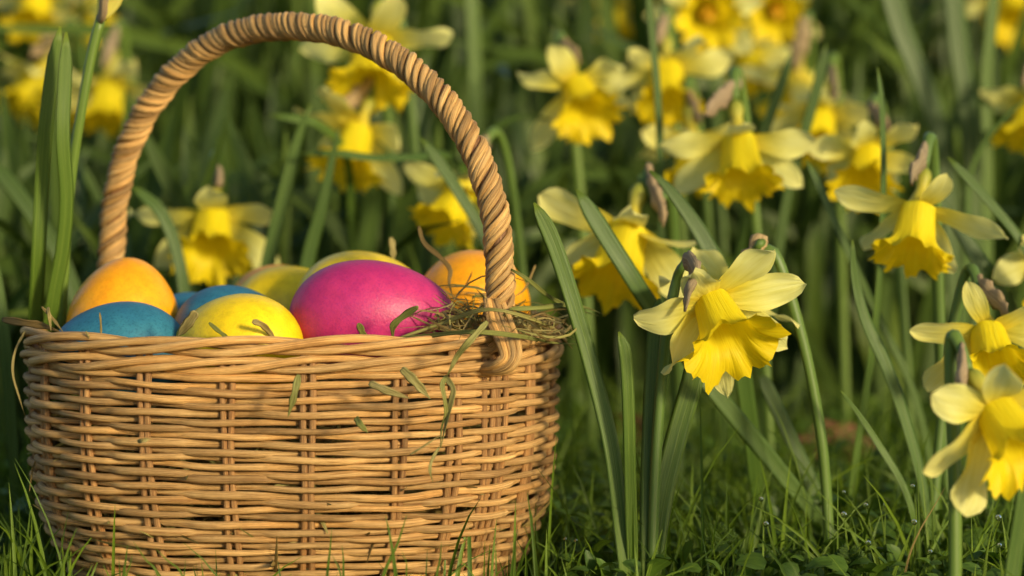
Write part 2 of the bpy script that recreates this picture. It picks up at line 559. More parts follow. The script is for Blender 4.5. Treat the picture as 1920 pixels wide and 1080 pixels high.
# the wraps end in a loop bound over the rim at the front right
for k in range(7):
    t = k / 6 - .5
    o1, o2 = t * 40, t * 34
    df = d_r - .012
    pts = [P(925 + o1 * .7, 560, d_r - .004), P(938 + o1, 606, d_r - .007), P(952 + o1 * .9, 640, df), P(958 + o1 * .75, 668, df - .002), P(944 + o1 * .62, 686 + o2 * .35, df - .002),
           P(918 + o1 * .3, 693 + o2 * .30, df + .002), P(884, 688 + o2 * .2, df + .011)]
    pts = smooth(pts, 40)
    mb = MB(); tube(mb, pts + np.array([0, -.0006, 0]) * math.sin(k * 2.1), .00125, 7, var=[.1, .9, .4, 1, .2, .7, .95][k], rough=.05)
    mb.build('binding_strand', M['wrap'], basket)

# ------------------------------------------------------------------ eggs
def egg(label, colour, px, top, d, semi, axis, mat):
    """semi = (half length, radius); axis = direction of the pointed end"""
    h, r_ = semi
    axd = nrm(axis)
    nu, nv = 36, 48
    vs_, uv = [], []
    for i in range(nu + 1):
        th = math.pi * i / nu
        z = -math.cos(th)
        rad = math.sin(th) * (1 - .13 * z - .03 * z * z) * r_
        for j in range(nv):
            a = 2 * math.pi * j / nv
            vs_.append((rad * math.cos(a), rad * math.sin(a), z * h)); uv.append((j / nv, i / nu))
    q = Vector((0, 0, 1)).rotation_difference(Vector(axd))
    rot = np.array(q.to_matrix())
    V = np.array(vs_) @ rot.T
    zt = V[:, 2].max()
    top_pt = P(px, top, d)
    c = np.array([top_pt[0], top_pt[1], top_pt[2] - zt])
    mb = MB(); mb.add(V, quads(nu + 1, nv), uv)
    o = mb.build('egg', mat)
    o.location = c
    tag(o, label, 'egg', 'dyed eggs in the basket')
    return o

E_OR = egg_mat('egg_dye_orange', (.82, .315, .003), (.86, .39, .006), (.70, .24, .005))
E_BL = egg_mat('egg_dye_blue', (.020, .125, .215), (.032, .18, .25), (.008, .06, .12), .46)
E_YE = egg_mat('egg_dye_yellow', (.77, .53, .003), (.84, .62, .006), (.70, .44, .006))
E_PI = egg_mat('egg_dye_pink', (.40, .018, .135), (.50, .03, .145), (.27, .015, .15), .42)
egg('upright orange egg standing behind the left blue egg', 'orange', 232, 483, .995, (.0262, .0232), (.12, .15, 1), E_OR)
egg('teal blue egg lying against the front rim at the left', 'blue', 224, 565, .952, (.0275, .0212), (-1, -.12, .05), E_BL)
egg('blue egg barely showing right of the left orange egg', 'blue', 358, 547, 1.03, (.026, .0195), (.4, 1, .1), E_BL)
egg('blue egg peeking over the front yellow egg', 'blue', 436, 534, .990, (.0255, .0208), (.8, .5, .0), E_BL)
egg('yellow egg lying against the front rim, left of the pink egg', 'yellow', 446, 550, .944, (.0262, .0212), (-.9, .28, .03), E_YE)
egg('yellow egg half hidden between the blue egg and the highest yellow egg', 'yellow', 546, 498, 1.046, (.026, .0200), (1, .2, .08), E_YE)
egg('orange egg showing a thin edge at the back, behind a yellow egg', 'orange', 530, 496, 1.068, (.024, .0185), (1, -.1, .05), E_OR)
egg('large yellow egg behind the pink egg, highest of the yellow ones', 'yellow', 677, 470, 1.014, (.0285, .0232), (.9, .3, .12), E_YE)
egg('large bright pink egg lying in the middle of the basket', 'pink', 697, 487, .958, (.0328, .0220), (1, .06, .02), E_PI)
egg('orange egg at the right, behind the handle foot and the hay', 'orange', 893, 468, 1.017, (.0262, .0232), (.55, .8, -.05), E_OR)

# ------------------------------------------------------------------ hay
def hayblade(pts, w, label, mat='hay', var=.5, twist=0.0, name='hay_blade', cat='hay', n=22, taper=.5, thick=.00022, dish=.25):
    path = smooth(pts, n)
    t = np.linspace(0, 1, n)
    wd = w * np.clip(np.minimum(1, (1 - t) * 2.4 + .08) * np.minimum(1, t * 6 + taper), .08, 1) * (1 + .12 * np.sin(t * 17 + w * 9e4))
    mb = MB(); blade(mb, path, wd, thick, (0, 1, 0), np.linspace(0, twist, n), var, dish)
    return tag(mb.build(name, M[mat]), label, cat, 'loose hay and grass on the basket')

FR = .898      # just in front of the weave
hayblade([P(742, 636, .93), P(830, 606, .93), P(905, 581, .915), P(965, 588, .915), P(1030, 612, .94), P(1088, 643, .955)], .0008, 'long pale green grass blade arching over the handle foot to the right', var=.8, twist=.5)
hayblade([P(720, 641, .93), P(800, 630, .92), P(890, 622, .905), P(985, 632, .92), P(1040, 643, .94), P(1087, 645, .952)], .0009, 'straight green grass blade crossing the handle foot along the rim', var=.95)
hayblade([P(914, 603, .90), P(880, 640, .895), P(857, 668, FR), P(846, 690, FR), P(836, 708, FR + .002)], .0012, 'dry green blade bending down over the front rim by the handle', var=.85)
hayblade([P(836, 705, FR + .003), P(829, 722, FR), P(833, 745, FR - .002), P(836, 775, FR), P(828, 800, FR + .002), P(826, 838, FR + .002)], .0009, 'curled green strand hanging down the weave', var=.9, twist=1.2)
hayblade([P(833, 705, FR + .003), P(850, 728, FR), P(846, 755, FR), P(838, 790, FR), P(826, 840, FR + .001)], .0012, 'twisted flat blade dangling below the front rim', var=.75, twist=-1.5)
hayblade([P(824, 838, FR + .002), P(812, 858, FR + .001), P(806, 880, FR), P(812, 905, FR + .002)], .0006, 'thin crooked end of hay low on the weave', var=.7)
hayblade([P(753, 691, .895), P(775, 712, .893), P(807, 748, .892)], .0017, 'broad pale green blade lying across the upper weave', var=.72)
hayblade([P(692, 718, .897), P(725, 732, .894), P(768, 747, .893)], .0014, 'pale split straw stuck flat on the weave', var=.62)
hayblade([P(560, 702, .896), P(553, 735, .893), P(540, 782, .895)], .0013, 'narrow green blade hanging below the middle of the rim', var=.9)
hayblade([P(667, 783, .897), P(676, 796, .894), P(690, 812, .895)], .0012, 'tiny green leaf piece caught in the middle of the weave', var=.95)
hayblade([P(784, 575, .915), P(760, 590, .918), P(739, 608, .92), P(736, 622, .922), P(738, 640, .925)], .0013, 'bent green blade leaning on the pink egg', 'hay', 1.0)
hayblade([P(672, 606, .918), P(678, 620, .92), P(686, 640, .924)], .0013, 'short dark green stub in front of the pink egg', 'hay', 1.0)
hayblade([P(473, 602, .917), P(490, 608, .918), P(503, 620, .922), P(518, 640, .926)], .0012, 'short tan stalk in front of the front yellow egg', var=.45)
hayblade([P(368, 584, .915), P(356, 602, .917), P(332, 632, .922)], .0019, 'thick pale straw stub between the blue and yellow eggs', var=.6)
hayblade([P(392, 605, .917), P(412, 622, .919), P(436, 640, .924)], .0008, 'thin green sliver before the front yellow egg', var=1.0)
hayblade([P(4, 599, .955), P(45, 605, .945), P(85, 612, .94), P(118, 625, .935)], .0015, 'flat brown bark strip jutting left over the rim', var=.05)
hayblade([P(78, 575, .94), P(97, 595, .937), P(120, 625, .932)], .0006, 'thin golden straw leaning on the left end of the rim', var=.35)
hayblade([P(90, 576, .94), P(92, 590, .937), P(96, 622, .937)], .0007, 'short pale straw upright at the left end of the rim', var=.5)
hayblade([P(46, 622, .955), P(28, 660, .95), P(24, 700, .948), P(36, 745, .948), P(48, 782, .95)], .0005, 'thin looping dry stalk hanging left of the basket', var=.55)
hayblade([P(187, 586, .922), P(189, 605, .922), P(190, 640, .924)], .0004, 'hair thin golden straw upright before the blue egg', var=.4)
hayblade([P(161, 621, .922), P(166, 630, .922), P(172, 642, .924)], .0004, 'very short pale straw tip before the left blue egg', var=.6)
hayblade([P(785, 424, .985), P(795, 455, .98), P(825, 482, .975), P(844, 505, .972), P(842, 530, .97), P(850, 560, .965)], .0010, 'crooked brown stalk rising before the right orange egg', var=.12)
hayblade([P(958, 505, .93), P(990, 524, .93), P(1030, 556, .945), P(1075, 578, .955), P(1122, 592, .96)], .0008, 'dark green stalk slanting down to the right from the handle', var=.98)
hayblade([P(955, 579, .925), P(1010, 577, .935), P(1060, 572, .945), P(1100, 577, .95), P(1132, 590, .953)], .0009, 'dark level blade jutting right past the rim', var=.98)
hayblade([P(1004, 497, .99), P(985, 540, .98), P(962, 558, .975)], .0005, 'thin brown stalk leaning against the right orange egg', var=.2)
hayblade([P(733, 445, 1.03), P(736, 465, 1.03), P(738, 495, 1.03)], .0013, 'pale stub standing up behind the pink egg', var=.62)
hayblade([P(258, 828, .896), P(268, 826, .894), P(284, 823, .895)], .0008, 'short straw chip on the left weave', var=.6)
hayblade([P(768, 853, .896), P(800, 833, .894), P(828, 814, .895)], .0004, 'thin pale straw slanting across the right weave', var=.6)

mb = MB()
def hay_bit(c, L, w, var, up=.0):
    a = RNG.uniform(0, 2 * math.pi); e = RNG.normal(up, .28)
    dr = np.array([math.cos(a) * math.cos(e), math.sin(a) * math.cos(e), math.sin(e)])
    b = nrm(np.cross(dr, RNG.normal(size=3)))
    bend = RNG.uniform(-.35, .35) * L
    t = np.linspace(-.5, .5, 7)
    path = c + dr * (t * L)[:, None] + b * (bend * (1 - (2 * t) ** 2))[:, None]
    T_, A_, B_ = frames(path, RNG.normal(size=3))
    wd = w * np.minimum(1, (1 - np.abs(2 * t)) * 3 + .25)
    v = np.stack([path - A_ * wd[:, None], path + B_ * (wd * .35)[:, None], path + A_ * wd[:, None]], 1).reshape(-1, 3)
    uv = np.stack([np.tile([0, .5, 1], 7), np.repeat(np.linspace(0, 1, 7), 3)], 1)
    mb.add(v, quads(7, 3, False, False), uv, var)
def in_basket(x, y, m=.9):
    return (abs(x - BC[0]) / BA / m) ** BN + (abs(y) / BB / m) ** BN < 1
for _ in range(3600):
    x, y = BC[0] + RNG.uniform(-BA, BA), RNG.uniform(-BB, BB)
    if not in_basket(x, y, .86): continue
    z = RNG.uniform(.022, .074)
    hay_bit(np.array([x, y, z]), RNG.uniform(.02, .05), RNG.uniform(.0004, .0012), RNG.uniform(.1, .9))
for _ in range(330):      # the heap by the handle foot
    t = RNG.uniform(0, 1)
    px, py, d = 800 + 240 * t, 618 - RNG.gamma(1.5, 13) * (1.0 if .12 < t < .62 else .45), RNG.uniform(.925, .985)
    hay_bit(P(px, min(py, 634), d), RNG.uniform(.009, .032), RNG.uniform(.00015, .0006), RNG.uniform(.05, 1), .15)
tag(mb.build('hay', M['hay']), 'loose dry hay bedding the eggs and tufting out by the handle foot', 'hay', kind='stuff')

# ------------------------------------------------------------------ daffodils
VIEW_R = np.array([1.0, 0, 0])
def tepal_mesh(L, W, curl, cup, twist, seed, wave):
    nv, nu = 15, 9
    rg = np.random.default_rng(seed)
    v, uv = [], []
    x, z, ang = 0.0, 0.0, 0.0
    phs = rg.uniform(0, 6.28, 3)
    pw = rg.uniform(2.3, 4.0)
    for i in range(nv):
        t = i / (nv - 1)
        if i:
            ang = curl * (t ** 1.3)
            x += L / (nv - 1) * math.cos(ang); z += L / (nv - 1) * math.sin(ang)
        prof_w = ((t * .92 + .08) ** .55) * max(0, 1 - t ** pw) ** .7 * 1.24
        w = W * max(prof_w, .035)
        tw = twist * t
        for j in range(nu):
            s = j / (nu - 1) * 2 - 1
            yy = w * s
            zz = cup * w * (s * s) + wave * W * (math.sin(3.0 * t * math.pi + phs[0] + 1.2 * s) * abs(s) ** 1.5 * t + .35 * math.sin(8 * t + phs[1]) * s * t)
            zz += .06 * W * math.exp(-(s / .18) ** 2) * (1 - t)
            y2, z2 = yy * math.cos(tw) - zz * math.sin(tw), yy * math.sin(tw) + zz * math.cos(tw)
            v.append((x - z2 * math.sin(ang), y2, z + z2 * math.cos(ang)))
            uv.append((j / (nu - 1), t))
    return np.array(v), quads(nv, nu, False, False), np.array(uv)

def trumpet_mesh(L, r0, r1, flare, seed, nv=22, na=84):
    rg = np.random.default_rng(seed)
    ph = rg.uniform(0, 6.28, 6)
    v, uv = [], []
    for i in range(nv):
        t = i / (nv - 1)
        r_ = r0 + (r1 - r0) * (t ** 1.1) + flare * max(0, (t - .55) / .45) ** 2.2
        for j in range(na):
            a = 2 * math.pi * j / na
            lob = math.sin(6 * a + ph[0])
            fr = .5 * math.sin(6 * a + ph[0]) + .5 * math.sin(11 * a + ph[1]) + .35 * math.sin(19 * a + ph[2])
            k = max(0, (t - .5) / .5) ** 2
            crimp = .5 * math.sin(29 * a + ph[4]) + .5 * math.sin(23 * a + ph[3])
            rr = r_ * (1 + .025 * lob * (1 - k)) + k * (fr * .0027 + crimp * .0008) + k * k * crimp * .0008
            zz = L * t - k * flare * .28 + k * (.0019 * math.sin(9 * a + ph[5]) + .0008 * crimp + .001 * math.sin(4 * a + ph[2]))
            v.append((rr * math.cos(a), rr * math.sin(a), zz)); uv.append((j / na * 2 if j <= na / 2 else 2 - j / na * 2, t))
    return np.array(v), quads(nv, na), np.array(uv)

def daffodil(label, px, py, d, axis, s=1.0, roll=0.0, tepals=None, ground=(0, .02), seed=1, spathe=True, reflex=None, dark=None, stem_px=None, stigma=False, trump=(1, 1, 1), sp_len=1.0, sp_px=None):
    rg = np.random.default_rng(seed)
    s = s * .94
    C = P(px, py, d)
    Z = nrm([axis[0], -axis[2], -axis[1]])
    X = nrm(VIEW_R - Z * np.dot(VIEW_R, Z)) if abs(Z[0]) < .97 else np.array([0, 1.0, 0])
    Y = np.cross(Z, X)
    rot = np.stack([X, Y, Z], 1)
    def W_(v): return (v * s) @ rot.T + C
    # neck, stem
    tl, ol = .011, .0085
    neck = C - Z * (tl + ol) * s
    gpt = np.array([C[0] + ground[0], C[1] + ground[1], -.004])
    root = empty('daffodil', gpt)
    tag(root, label, 'daffodil', 'daffodils in flower')
    # petals
    if tepals is None:
        base = [30, 90, 150, 210, 270, 330] if seed % 2 else [0, 58, 122, 180, 240, 300]
        tepals = [(b + rg.uniform(-9, 9), (rg.uniform(2, 26) if b != 90 else rg.uniform(16, 30)) if reflex is None else reflex + rg.uniform(-12, 12), rg.uniform(.93, 1.06) * (.85 if b == 90 else 1), rg.uniform(-.7, .25) if b != 90 else rg.uniform(-.4, .3)) for b in base]
    for i, tp in enumerate(tepals):
        th, al, ls, curl = tp[:4]
        wd = tp[4] if len(tp) > 4 else 1.0
        th = R(th + roll); al = R(al)
        v, f, uv = tepal_mesh(.0285 * ls, 0.0082 * wd * rg.uniform(.93, 1.08), curl, rg.uniform(-.05, .22), rg.uniform(-.9, .9), seed * 31 + i, rg.uniform(.12, .34))
        # place: local x -> outward tilted by al towards the trumpet
        ox = np.array([math.cos(th) * math.cos(al), math.sin(th) * math.cos(al), math.sin(al)])
        oy = np.array([-math.sin(th), math.cos(th), 0])
        # petals twist on their own axis, showing more of their face
        oz = np.cross(ox, oy)
        tc = rot.T @ np.array([.25, -1.0, .1])
        tc = tc - ox * np.dot(tc, ox)
        sg_ = 1.0 if np.dot(tc, oz) >= 0 else -1.0
        oz = nrm(oz + sg_ * tc * rg.uniform(.2, .8))
        oy = np.cross(oz, ox)
        lay = .0012 if i % 2 else 0
        q = v @ np.stack([ox, oy, oz], 0) + np.array([math.cos(th), math.sin(th), 0]) * .0045 + np.array([0, 0, -lay])
        mb = MB(); mb.add(W_(q), f, uv, rg.uniform(.2, .9))
        mb.build('petal', M['tepal'], root)
    v, f, uv = trumpet_mesh(.0255 * trump[0], .0074, .0112 * trump[1], .0060 * trump[2], seed * 17 + 3)
    mb = MB(); mb.add(W_(v + np.array([0, 0, -.0005])), f, uv, rg.uniform(.3, .8))
    tr = mb.build('trumpet', M['trumpet'], root)
    if stigma:
        mb = MB(); tube(mb, W_(np.array([[0, 0, z] for z in np.linspace(.002, .022, 6)])), np.array([.0008, .0008, .0008, .0009, .0018, .0012]) * s, 8)
        mb.build('stigma', M['anther'], tr)
        for k in range(6):
            a = k * math.pi / 3
            mb = MB(); tube(mb, W_(np.array([[.0028 * math.cos(a), .0028 * math.sin(a), z] for z in np.linspace(.004, .016, 5)])), np.array([.0005, .0005, .001, .0012, .0006]) * s, 6)
            mb.build('stamen', M['anther'], tr)
    # tube and ovary
    zz = np.array([-.0195, -.0178, -.0150, -.0122, -.0105, -.008, -.0045, -.001, .001])
    rr = np.array([.0018, .0031, .0036, .0030, .0024, .0030, .0043, .0060, .0066])
    mb = MB(); tube(mb, W_(np.stack([zz * 0, zz * 0, zz], 1)), rr * s, 14, var=.5, ref=X)
    # v must run 0..1 along the tube
    mb.uv[-1][:, 1] = np.repeat(np.linspace(0, 1, len(zz)), 14)
    mb.build('flower_tube', M['tube'], root)
    # stem
    u = -Z
    p1 = neck
    if stem_px:
        path = smooth([p1, p1 + u * .006 * s] + [P(x, y, dd) for x, y, dd in stem_px], 44)
    else:
        up = u * .020 + np.array([0, 0, .012])
        b0, b1, b2, b3 = p1, p1 + up * 1.5 * s, gpt + np.array([ground[0] * -.35, ground[1] * .3, max(.08, C[2] * 1.02)]), gpt
        t = np.linspace(0, 1, 36)[:, None]
        path = (1 - t) ** 3 * b0 + 3 * (1 - t) ** 2 * t * b1 + 3 * (1 - t) * t * t * b2 + t ** 3 * b3
    rad = (.0017 + (.0028 - .0017) * np.clip(np.linspace(0, 1, len(path)) * 5, 0, 1)) * s
    mb = MB(); tube(mb, path, rad, 10, var=float(rg.uniform(.4, .9)), flat=.8)
    mb.uv[-1][:, 1] *= 6
    mb.build('stem', M['stem'], root)
    if spathe:
        # papery sheath from the bend towards the flower
        L_ = .026 * s * sp_len
        st = path[np.searchsorted(np.r_[0, np.cumsum(np.linalg.norm(np.diff(path, axis=0), axis=1))], .006 * s)]
        q0 = st
        dirn = nrm(Z + rg.normal(size=3) * .25 + np.array([0, -.25, 0]))
        sidev = nrm(np.cross(Z, rg.normal(size=3)))
        pts = [q0 - dirn * .006 * s, q0 + sidev * .001, q0 + dirn * L_ * .3 + sidev * .003 * s, q0 + dirn * L_ * .6 + sidev * .006 * s, q0 + dirn * L_ * .9 + sidev * .0065 * s]
        pth = smooth(pts if sp_px is None else [P(*q) for q in sp_px], 16)
        t = np.linspace(0, 1, 16)
        rd = (.0026 + .0020 * np.sin(np.pi * np.clip(t * 1.1, 0, 1)) + .0007 * np.sin(t * 23 + seed)) * s * np.where(t > .92, .5, 1)
        mb = MB(); tube(mb, pth, rd, 12, var=float(rg.uniform(.25, .9)), flat=.42, rough=.26)
        mb.build('spathe', M['spathe'], root)
    return root

F = daffodil
# the sharp one right of the basket
F('sharp pale daffodil with frilled trumpet and torn brown sheath, nearest right of basket', 1335, 566, .925, (.30, .73, .62), 1.02, 0,
  [(174, 12, 1.02, -.45, 1.25), (220, 36, 1.12, -.25, 1.4), (272, 30, 1.42, .1, .8), (318, 24, 1.45, -.35, 1.0), (2, 8, 1.2, -.15, 1.1), (44, -2, 1.05, .15, 1.15), (112, 4, .62, -.4, 1.2)],
  (-.022, .012), 5, stem_px=[(1281, 498, .935), (1270, 520, .94), (1250, 620, .94), (1238, 740, .94), (1228, 900, .938), (1222, 1090, .935)], trump=(1.1, 1.12, 1.35),
  sp_px=[(1283, 484, .93), (1297, 494, .922), (1304, 515, .918), (1292, 540, .915), (1288, 560, .913), (1284, 584, .912)])
F('daffodil turned away behind the sharp one, hanging from a tall hooked stem', 1378, 540, .985, (-.42, .82, -.25), 1.0, 10, None, (.04, .0), 6,
  stem_px=[(1418, 482, .985), (1437, 465, .985), (1456, 480, .985), (1484, 560, .985), (1515, 680, .985), (1540, 820, .985), (1552, 960, .985), (1556, 1080, .98)])
F('blurred daffodil between the basket and the sharp one, trumpet hanging down left', 1178, 432, 1.075, (-.26, .84, .42), 1.28, 8, [(20, 22, 1.1, -.6), (80, 18, .8, -.2), (160, 4, 1.1, -.5), (205, 30, .9, .2), (270, 20, 1, 0), (335, 40, 1.1, -.2)], (.03, .03), 7, stem_px=[(1228, 372, 1.08), (1245, 365, 1.085), (1256, 385, 1.09), (1262, 480, 1.1), (1270, 700, 1.12), (1270, 930, 1.12)])
F('large daffodil hanging straight down above the hooked stem', 1385, 262, 1.13, (.04, .86, .46), 1.12, 0, [(8, 18, 1.05, -.5), (330, 36, 1.2, -.3), (176, 12, 1.1, -.3), (214, 34, 1.2, -.3), (92, 22, .8, -.2), (268, 24, 1.1, 0)], (.02, .03), 8)
F('blurred daffodil nodding right, first one right of the handle', 1080, 160, 1.25, (.28, .70, .65), 1.1, 0, [(112, 6, .95, -.5), (150, 5, 1.05, -.2), (222, 26, 1.25, -.1), (280, 10, 1, 0), (335, 20, .9, .2), (30, 10, .8, .3)], (.01, .03), 9)
F('blurred daffodil crossed by a thin upright stalk, upper right', 1250, 128, 1.30, (.0, .82, .52), 1.15, 4, None, (.015, .03), 10)
F('open daffodil facing the camera at the top edge', 1322, 18, 1.40, (.05, .30, .95), 1.15, 15, None, (.02, .04), 12, stigma=True, reflex=8)
F('very blurred bright yellow daffodil at the top, right of the open one', 1452, 6, 1.56, (.0, .45, .88), 1.15, 0, None, (.03, .04), 13, stigma=True)
F('pale blurred daffodil turned away below the top edge cluster', 1492, 140, 1.45, (-.15, .82, -.30), 1.15, 20, None, (.02, .04), 14)
F('blurred daffodil between two dark slanting leaves', 1540, 210, 1.34, (-.25, .80, .52), 1.15, 0, None, (.02, .03), 15)
F('blurred daffodil with a tall upright leaf passing in front of it', 1628, 285, 1.20, (-.18, .74, .62), 1.05, -8, None, (.03, .03), 16)
F('daffodil with long level side petals left of the right edge', 1722, 392, 1.03, (-.20, .86, .40), 1.05, 0, [(2, 8, 1.25, .1), (182, 8, 1.15, -.4), (312, 30, 1.15, -.1), (235, 22, 1.1, 0), (275, 24, 1.1, 0), (72, 0, .75, -.7, .8)], (.02, .03), 17)
F('daffodil at the right edge with one petal pointing up', 1852, 622, .99, (.05, .70, .68), 1.0, 0, [(175, 4, 1.05, -.25), (112, 4, .95, -.5, .7), (48, 2, 1.0, .2), (6, 20, 1.05, -.2), (218, 28, 1.15, -.2, 1.1), (300, 24, 1.1, 0)], (-.02, .02), 18)
F('large unsharp daffodil nearest the camera, cut by the right edge', 1868, 772, .83, (.36, .66, .64), 1.04, 0, [(190, 24, 1.1, -.2, 1.15), (232, 40, 1.25, -.1, 1.15), (145, 0, .95, -.3), (95, 16, .9, -.3), (30, 10, 1.05, 0), (320, 20, 1.1, 0)], (-.012, .012), 19)
F('daffodil seen through the handle above the left orange egg', 398, 408, 1.19, (.04, .74, .66), 1.2, 0, [(172, 4, 1.12, -.25, 1.1), (12, 4, 1.0, .5), (325, 30, 1.2, -.25), (216, 30, 1.1, -.2), (86, 20, .8, -.2), (270, 15, 1.05, 0)], (.005, .03), 20)
F('blurred daffodil hanging down behind the handle crown', 702, 78, 1.25, (-.08, .84, .45), 1.3, 12, [(60, 4, 1.05, -.5), (120, 0, 1.1, -.3), (178, 12, 1, -.3), (240, 20, 1, 0), (300, 20, 1, 0), (5, 10, 1.05, -.4)], (.03, .03), 21, spathe=False)
F('blurred daffodil behind a level bent leaf, middle of the handle arch', 672, 245, 1.24, (-.26, .82, .48), 1.12, 0, [(168, 6, 1.0, -.2), (120, -10, 1.05, .3, 1.1), (20, 2, .9, .8), (318, 34, 1.25, -.1), (285, 30, 1.2, .1), (225, 25, .9, .2)], (.02, .03), 22)
F('blurred daffodil leaning left beside the right leg of the handle', 868, 355, 1.18, (-.42, .78, .42), 1.05, 14, None, (.04, .03), 23)
F('blurred daffodil left of the handle, nearer the handle', 205, 155, 1.46, (-.08, .88, .32), 1.2, 0, None, (.01, .04), 24)
F('blurred daffodil at the left edge with trumpet pointing down left', 75, 140, 1.5, (-.42, .80, .35), 1.2, 0, None, (.03, .04), 25)
F('blurred daffodil cut by the top left corner', 70, -15, 1.55, (-.05, .82, .45), 1.2, 10, None, (.02, .04), 26)
F('pale daffodil turned away at the top edge near the closed bud', 150, 5, 1.62, (.3, .7, -.5), 1.1, 10, None, (.02, .04), 27)
F('dim yellow daffodil far back at the top, left of the open one', 1142, 5, 1.72, (.0, .85, .40), 1.2, 0, None, (.02, .04), 28)
F('faint daffodil far back at the top behind wide dark leaves', 1738, 35, 1.85, (.0, .85, .4), 1.25, 0, None, (.02, .04), 29)
F('blurred daffodil in the top right corner', 1893, -5, 1.62, (.05, .7, .6), 1.2, 0, None, (.02, .04), 30)
F('daffodil trumpet reaching in at the right edge, upper part', 1938, 190, 1.32, (-.22, .86, .35), 1.1, 0, None, (.02, .03), 31)
F('daffodil beyond the right edge, only a pale petal tip showing', 1975, 478, 1.08, (.1, .8, .5), 1.0, 0, None, (.02, .03), 32)
F('daffodil half hidden behind the large hanging one', 1296, 262, 1.27, (.05, .86, .35), 1.05, 0, None, (.02, .03), 33)
F('blurred daffodil at the top, just right of the crowded top edge blooms', 1400, 95, 1.5, (.1, .8, .45), 1.0, 12, None, (.02, .04), 34)

# closed bud on the left
root = empty('daffodil_bud', P(120, 700, 1.0) * np.array([1, 1, 0]))
tag(root, 'closed pale daffodil bud on a bare stem at the top left', 'daffodil')
mb = MB(); tube(mb, smooth([P(190, 30, 1.0), P(172, 100, 1.0), P(152, 210, 1.0), P(134, 330, 1.002), P(122, 480, 1.005), P(114, 700, 1.01), [P(112, 700, 1.01)[0], .012, -.004]], 40), .0021, 10, var=.95)
mb.uv[-1][:, 1] *= 6
mb.build('stem', M['stem'], root)
mb = MB(); tube(mb, smooth([P(190, 34, 1.0), P(197, 20, 1.0), P(207, -5, 1.0), P(216, -45, .995), P(222, -75, .995)], 14), np.array([.0022, .003, .0038, .0045, .005, .0052, .0053, .0053, .005, .0047, .0042, .0035, .0026, .0012]), 12, var=.8, flat=.8)
mb.uv[-1][:, 1] = .45 + mb.uv[-1][:, 1] * 8
mb.build('bud', M['tepal'], root)
mb = MB(); tube(mb, smooth([P(188, 36, .999), P(193, 24, .996), P(195, 0, .994), P(201, -40, .991)], 12), np.linspace(.0024, .0034, 12), 12, var=.7, flat=.6, rough=.08)
mb.build('spathe', M['spathe'], root)

# ------------------------------------------------------------------ daffodil leaves one can pick out
def leafmesh(pts, w, var=.5, twist=(0, 0), n=40, tip=.06, base=.75, dish=.22):
    """pts run from the tip to the base; w is the half width in metres"""
    path = smooth(pts, n)[::-1]
    t = np.linspace(0, 1, n)
    wd = w * np.minimum(1, base + (1 - base) * t * 3) * np.sqrt(np.clip((1 - t) / tip + .02, 0, 1))
    mb = MB()
    blade(mb, path, wd, np.maximum(wd * .16, .0003), (0, 1, 0), -np.linspace(twist[0], twist[1], n), var, dish)
    return mb
def down(px, py, d, back=0.0):
    q = P(px, py, d)
    return np.array([q[0], q[1] + back, -.004])
def leaf(label, pts, w, var=.5, twist=(0, 0), base_px=None, **kw):
    pts = [P(*p) for p in pts]
    q = pts[-1]
    if q[2] > .003:
        v = pts[-1] - pts[-2]
        k = min(.12, q[2]) / max(.02, abs(v[2]))
        pts.append(np.array([q[0] + v[0] * k * .5, q[1] + v[1] * k * .3 + .002, -.004]))
    mb = leafmesh(pts, w * .86, var * .8, twist, **kw)
    return tag(mb.build('daffodil_leaf', M['leaf']), label, 'leaf', 'daffodil leaves standing by themselves')

clump = empty('daffodil_leaf_clump', P(1200, 1060, .93) * np.array([1, 1, 0]))
tag(clump, 'clump of sharp upright green strap leaves right of the basket', 'plant')
for pts, w, var, tw in (
    ([(1001, 380, .94), (1035, 450, .94), (1072, 560, .937), (1112, 700, .935), (1145, 840, .932), (1162, 980, .93), (1172, 1085, .928)], .0033, .85, (.4, .1)),
    ([(1160, 622, .925), (1172, 665, .925), (1178, 760, .925), (1181, 900, .927), (1186, 1085, .93)], .0025, .9, (.2, .1)),
    ([(1236, 560, .95), (1228, 640, .948), (1222, 760, .945), (1217, 900, .94), (1213, 1085, .935)], .0034, .8, (.1, -.3)),
    ([(1312, 640, .955), (1296, 720, .953), (1268, 820, .95), (1240, 940, .945), (1222, 1085, .94)], .0044, .85, (-.3, .1))):
    pp = [P(*p) for p in pts]
    pp.append(np.array([pp[-1][0], pp[-1][1] + .004, -.004]))
    leafmesh(pp, w, var, tw).build('leaf', M['leaf'], clump)
clump2 = empty('daffodil_leaf_clump', P(80, 700, 1.0) * np.array([1, 1, 0]))
tag(clump2, 'pair of tall upright leaves left of the basket handle', 'plant')
for pts, w, var, tw in (
    ([(113, 50, .985), (100, 120, .985), (86, 230, .985), (77, 360, .988), (71, 480, .99), (66, 600, 1.0), (62, 800, 1.01)], .0032, .95, (.5, .5)),
    ([(124, 60, .975), (120, 160, .975), (117, 260, .975), (124, 370, .98), (116, 470, .985), (98, 570, .99), (84, 720, 1.0)], .0031, .9, (.5, .5))):
    pp = [P(*p) for p in pts]
    pp.append(np.array([pp[-1][0], pp[-1][1] + .004, -.004]))
    leafmesh(pp, w, var, tw).build('leaf', M['leaf'], clump2)

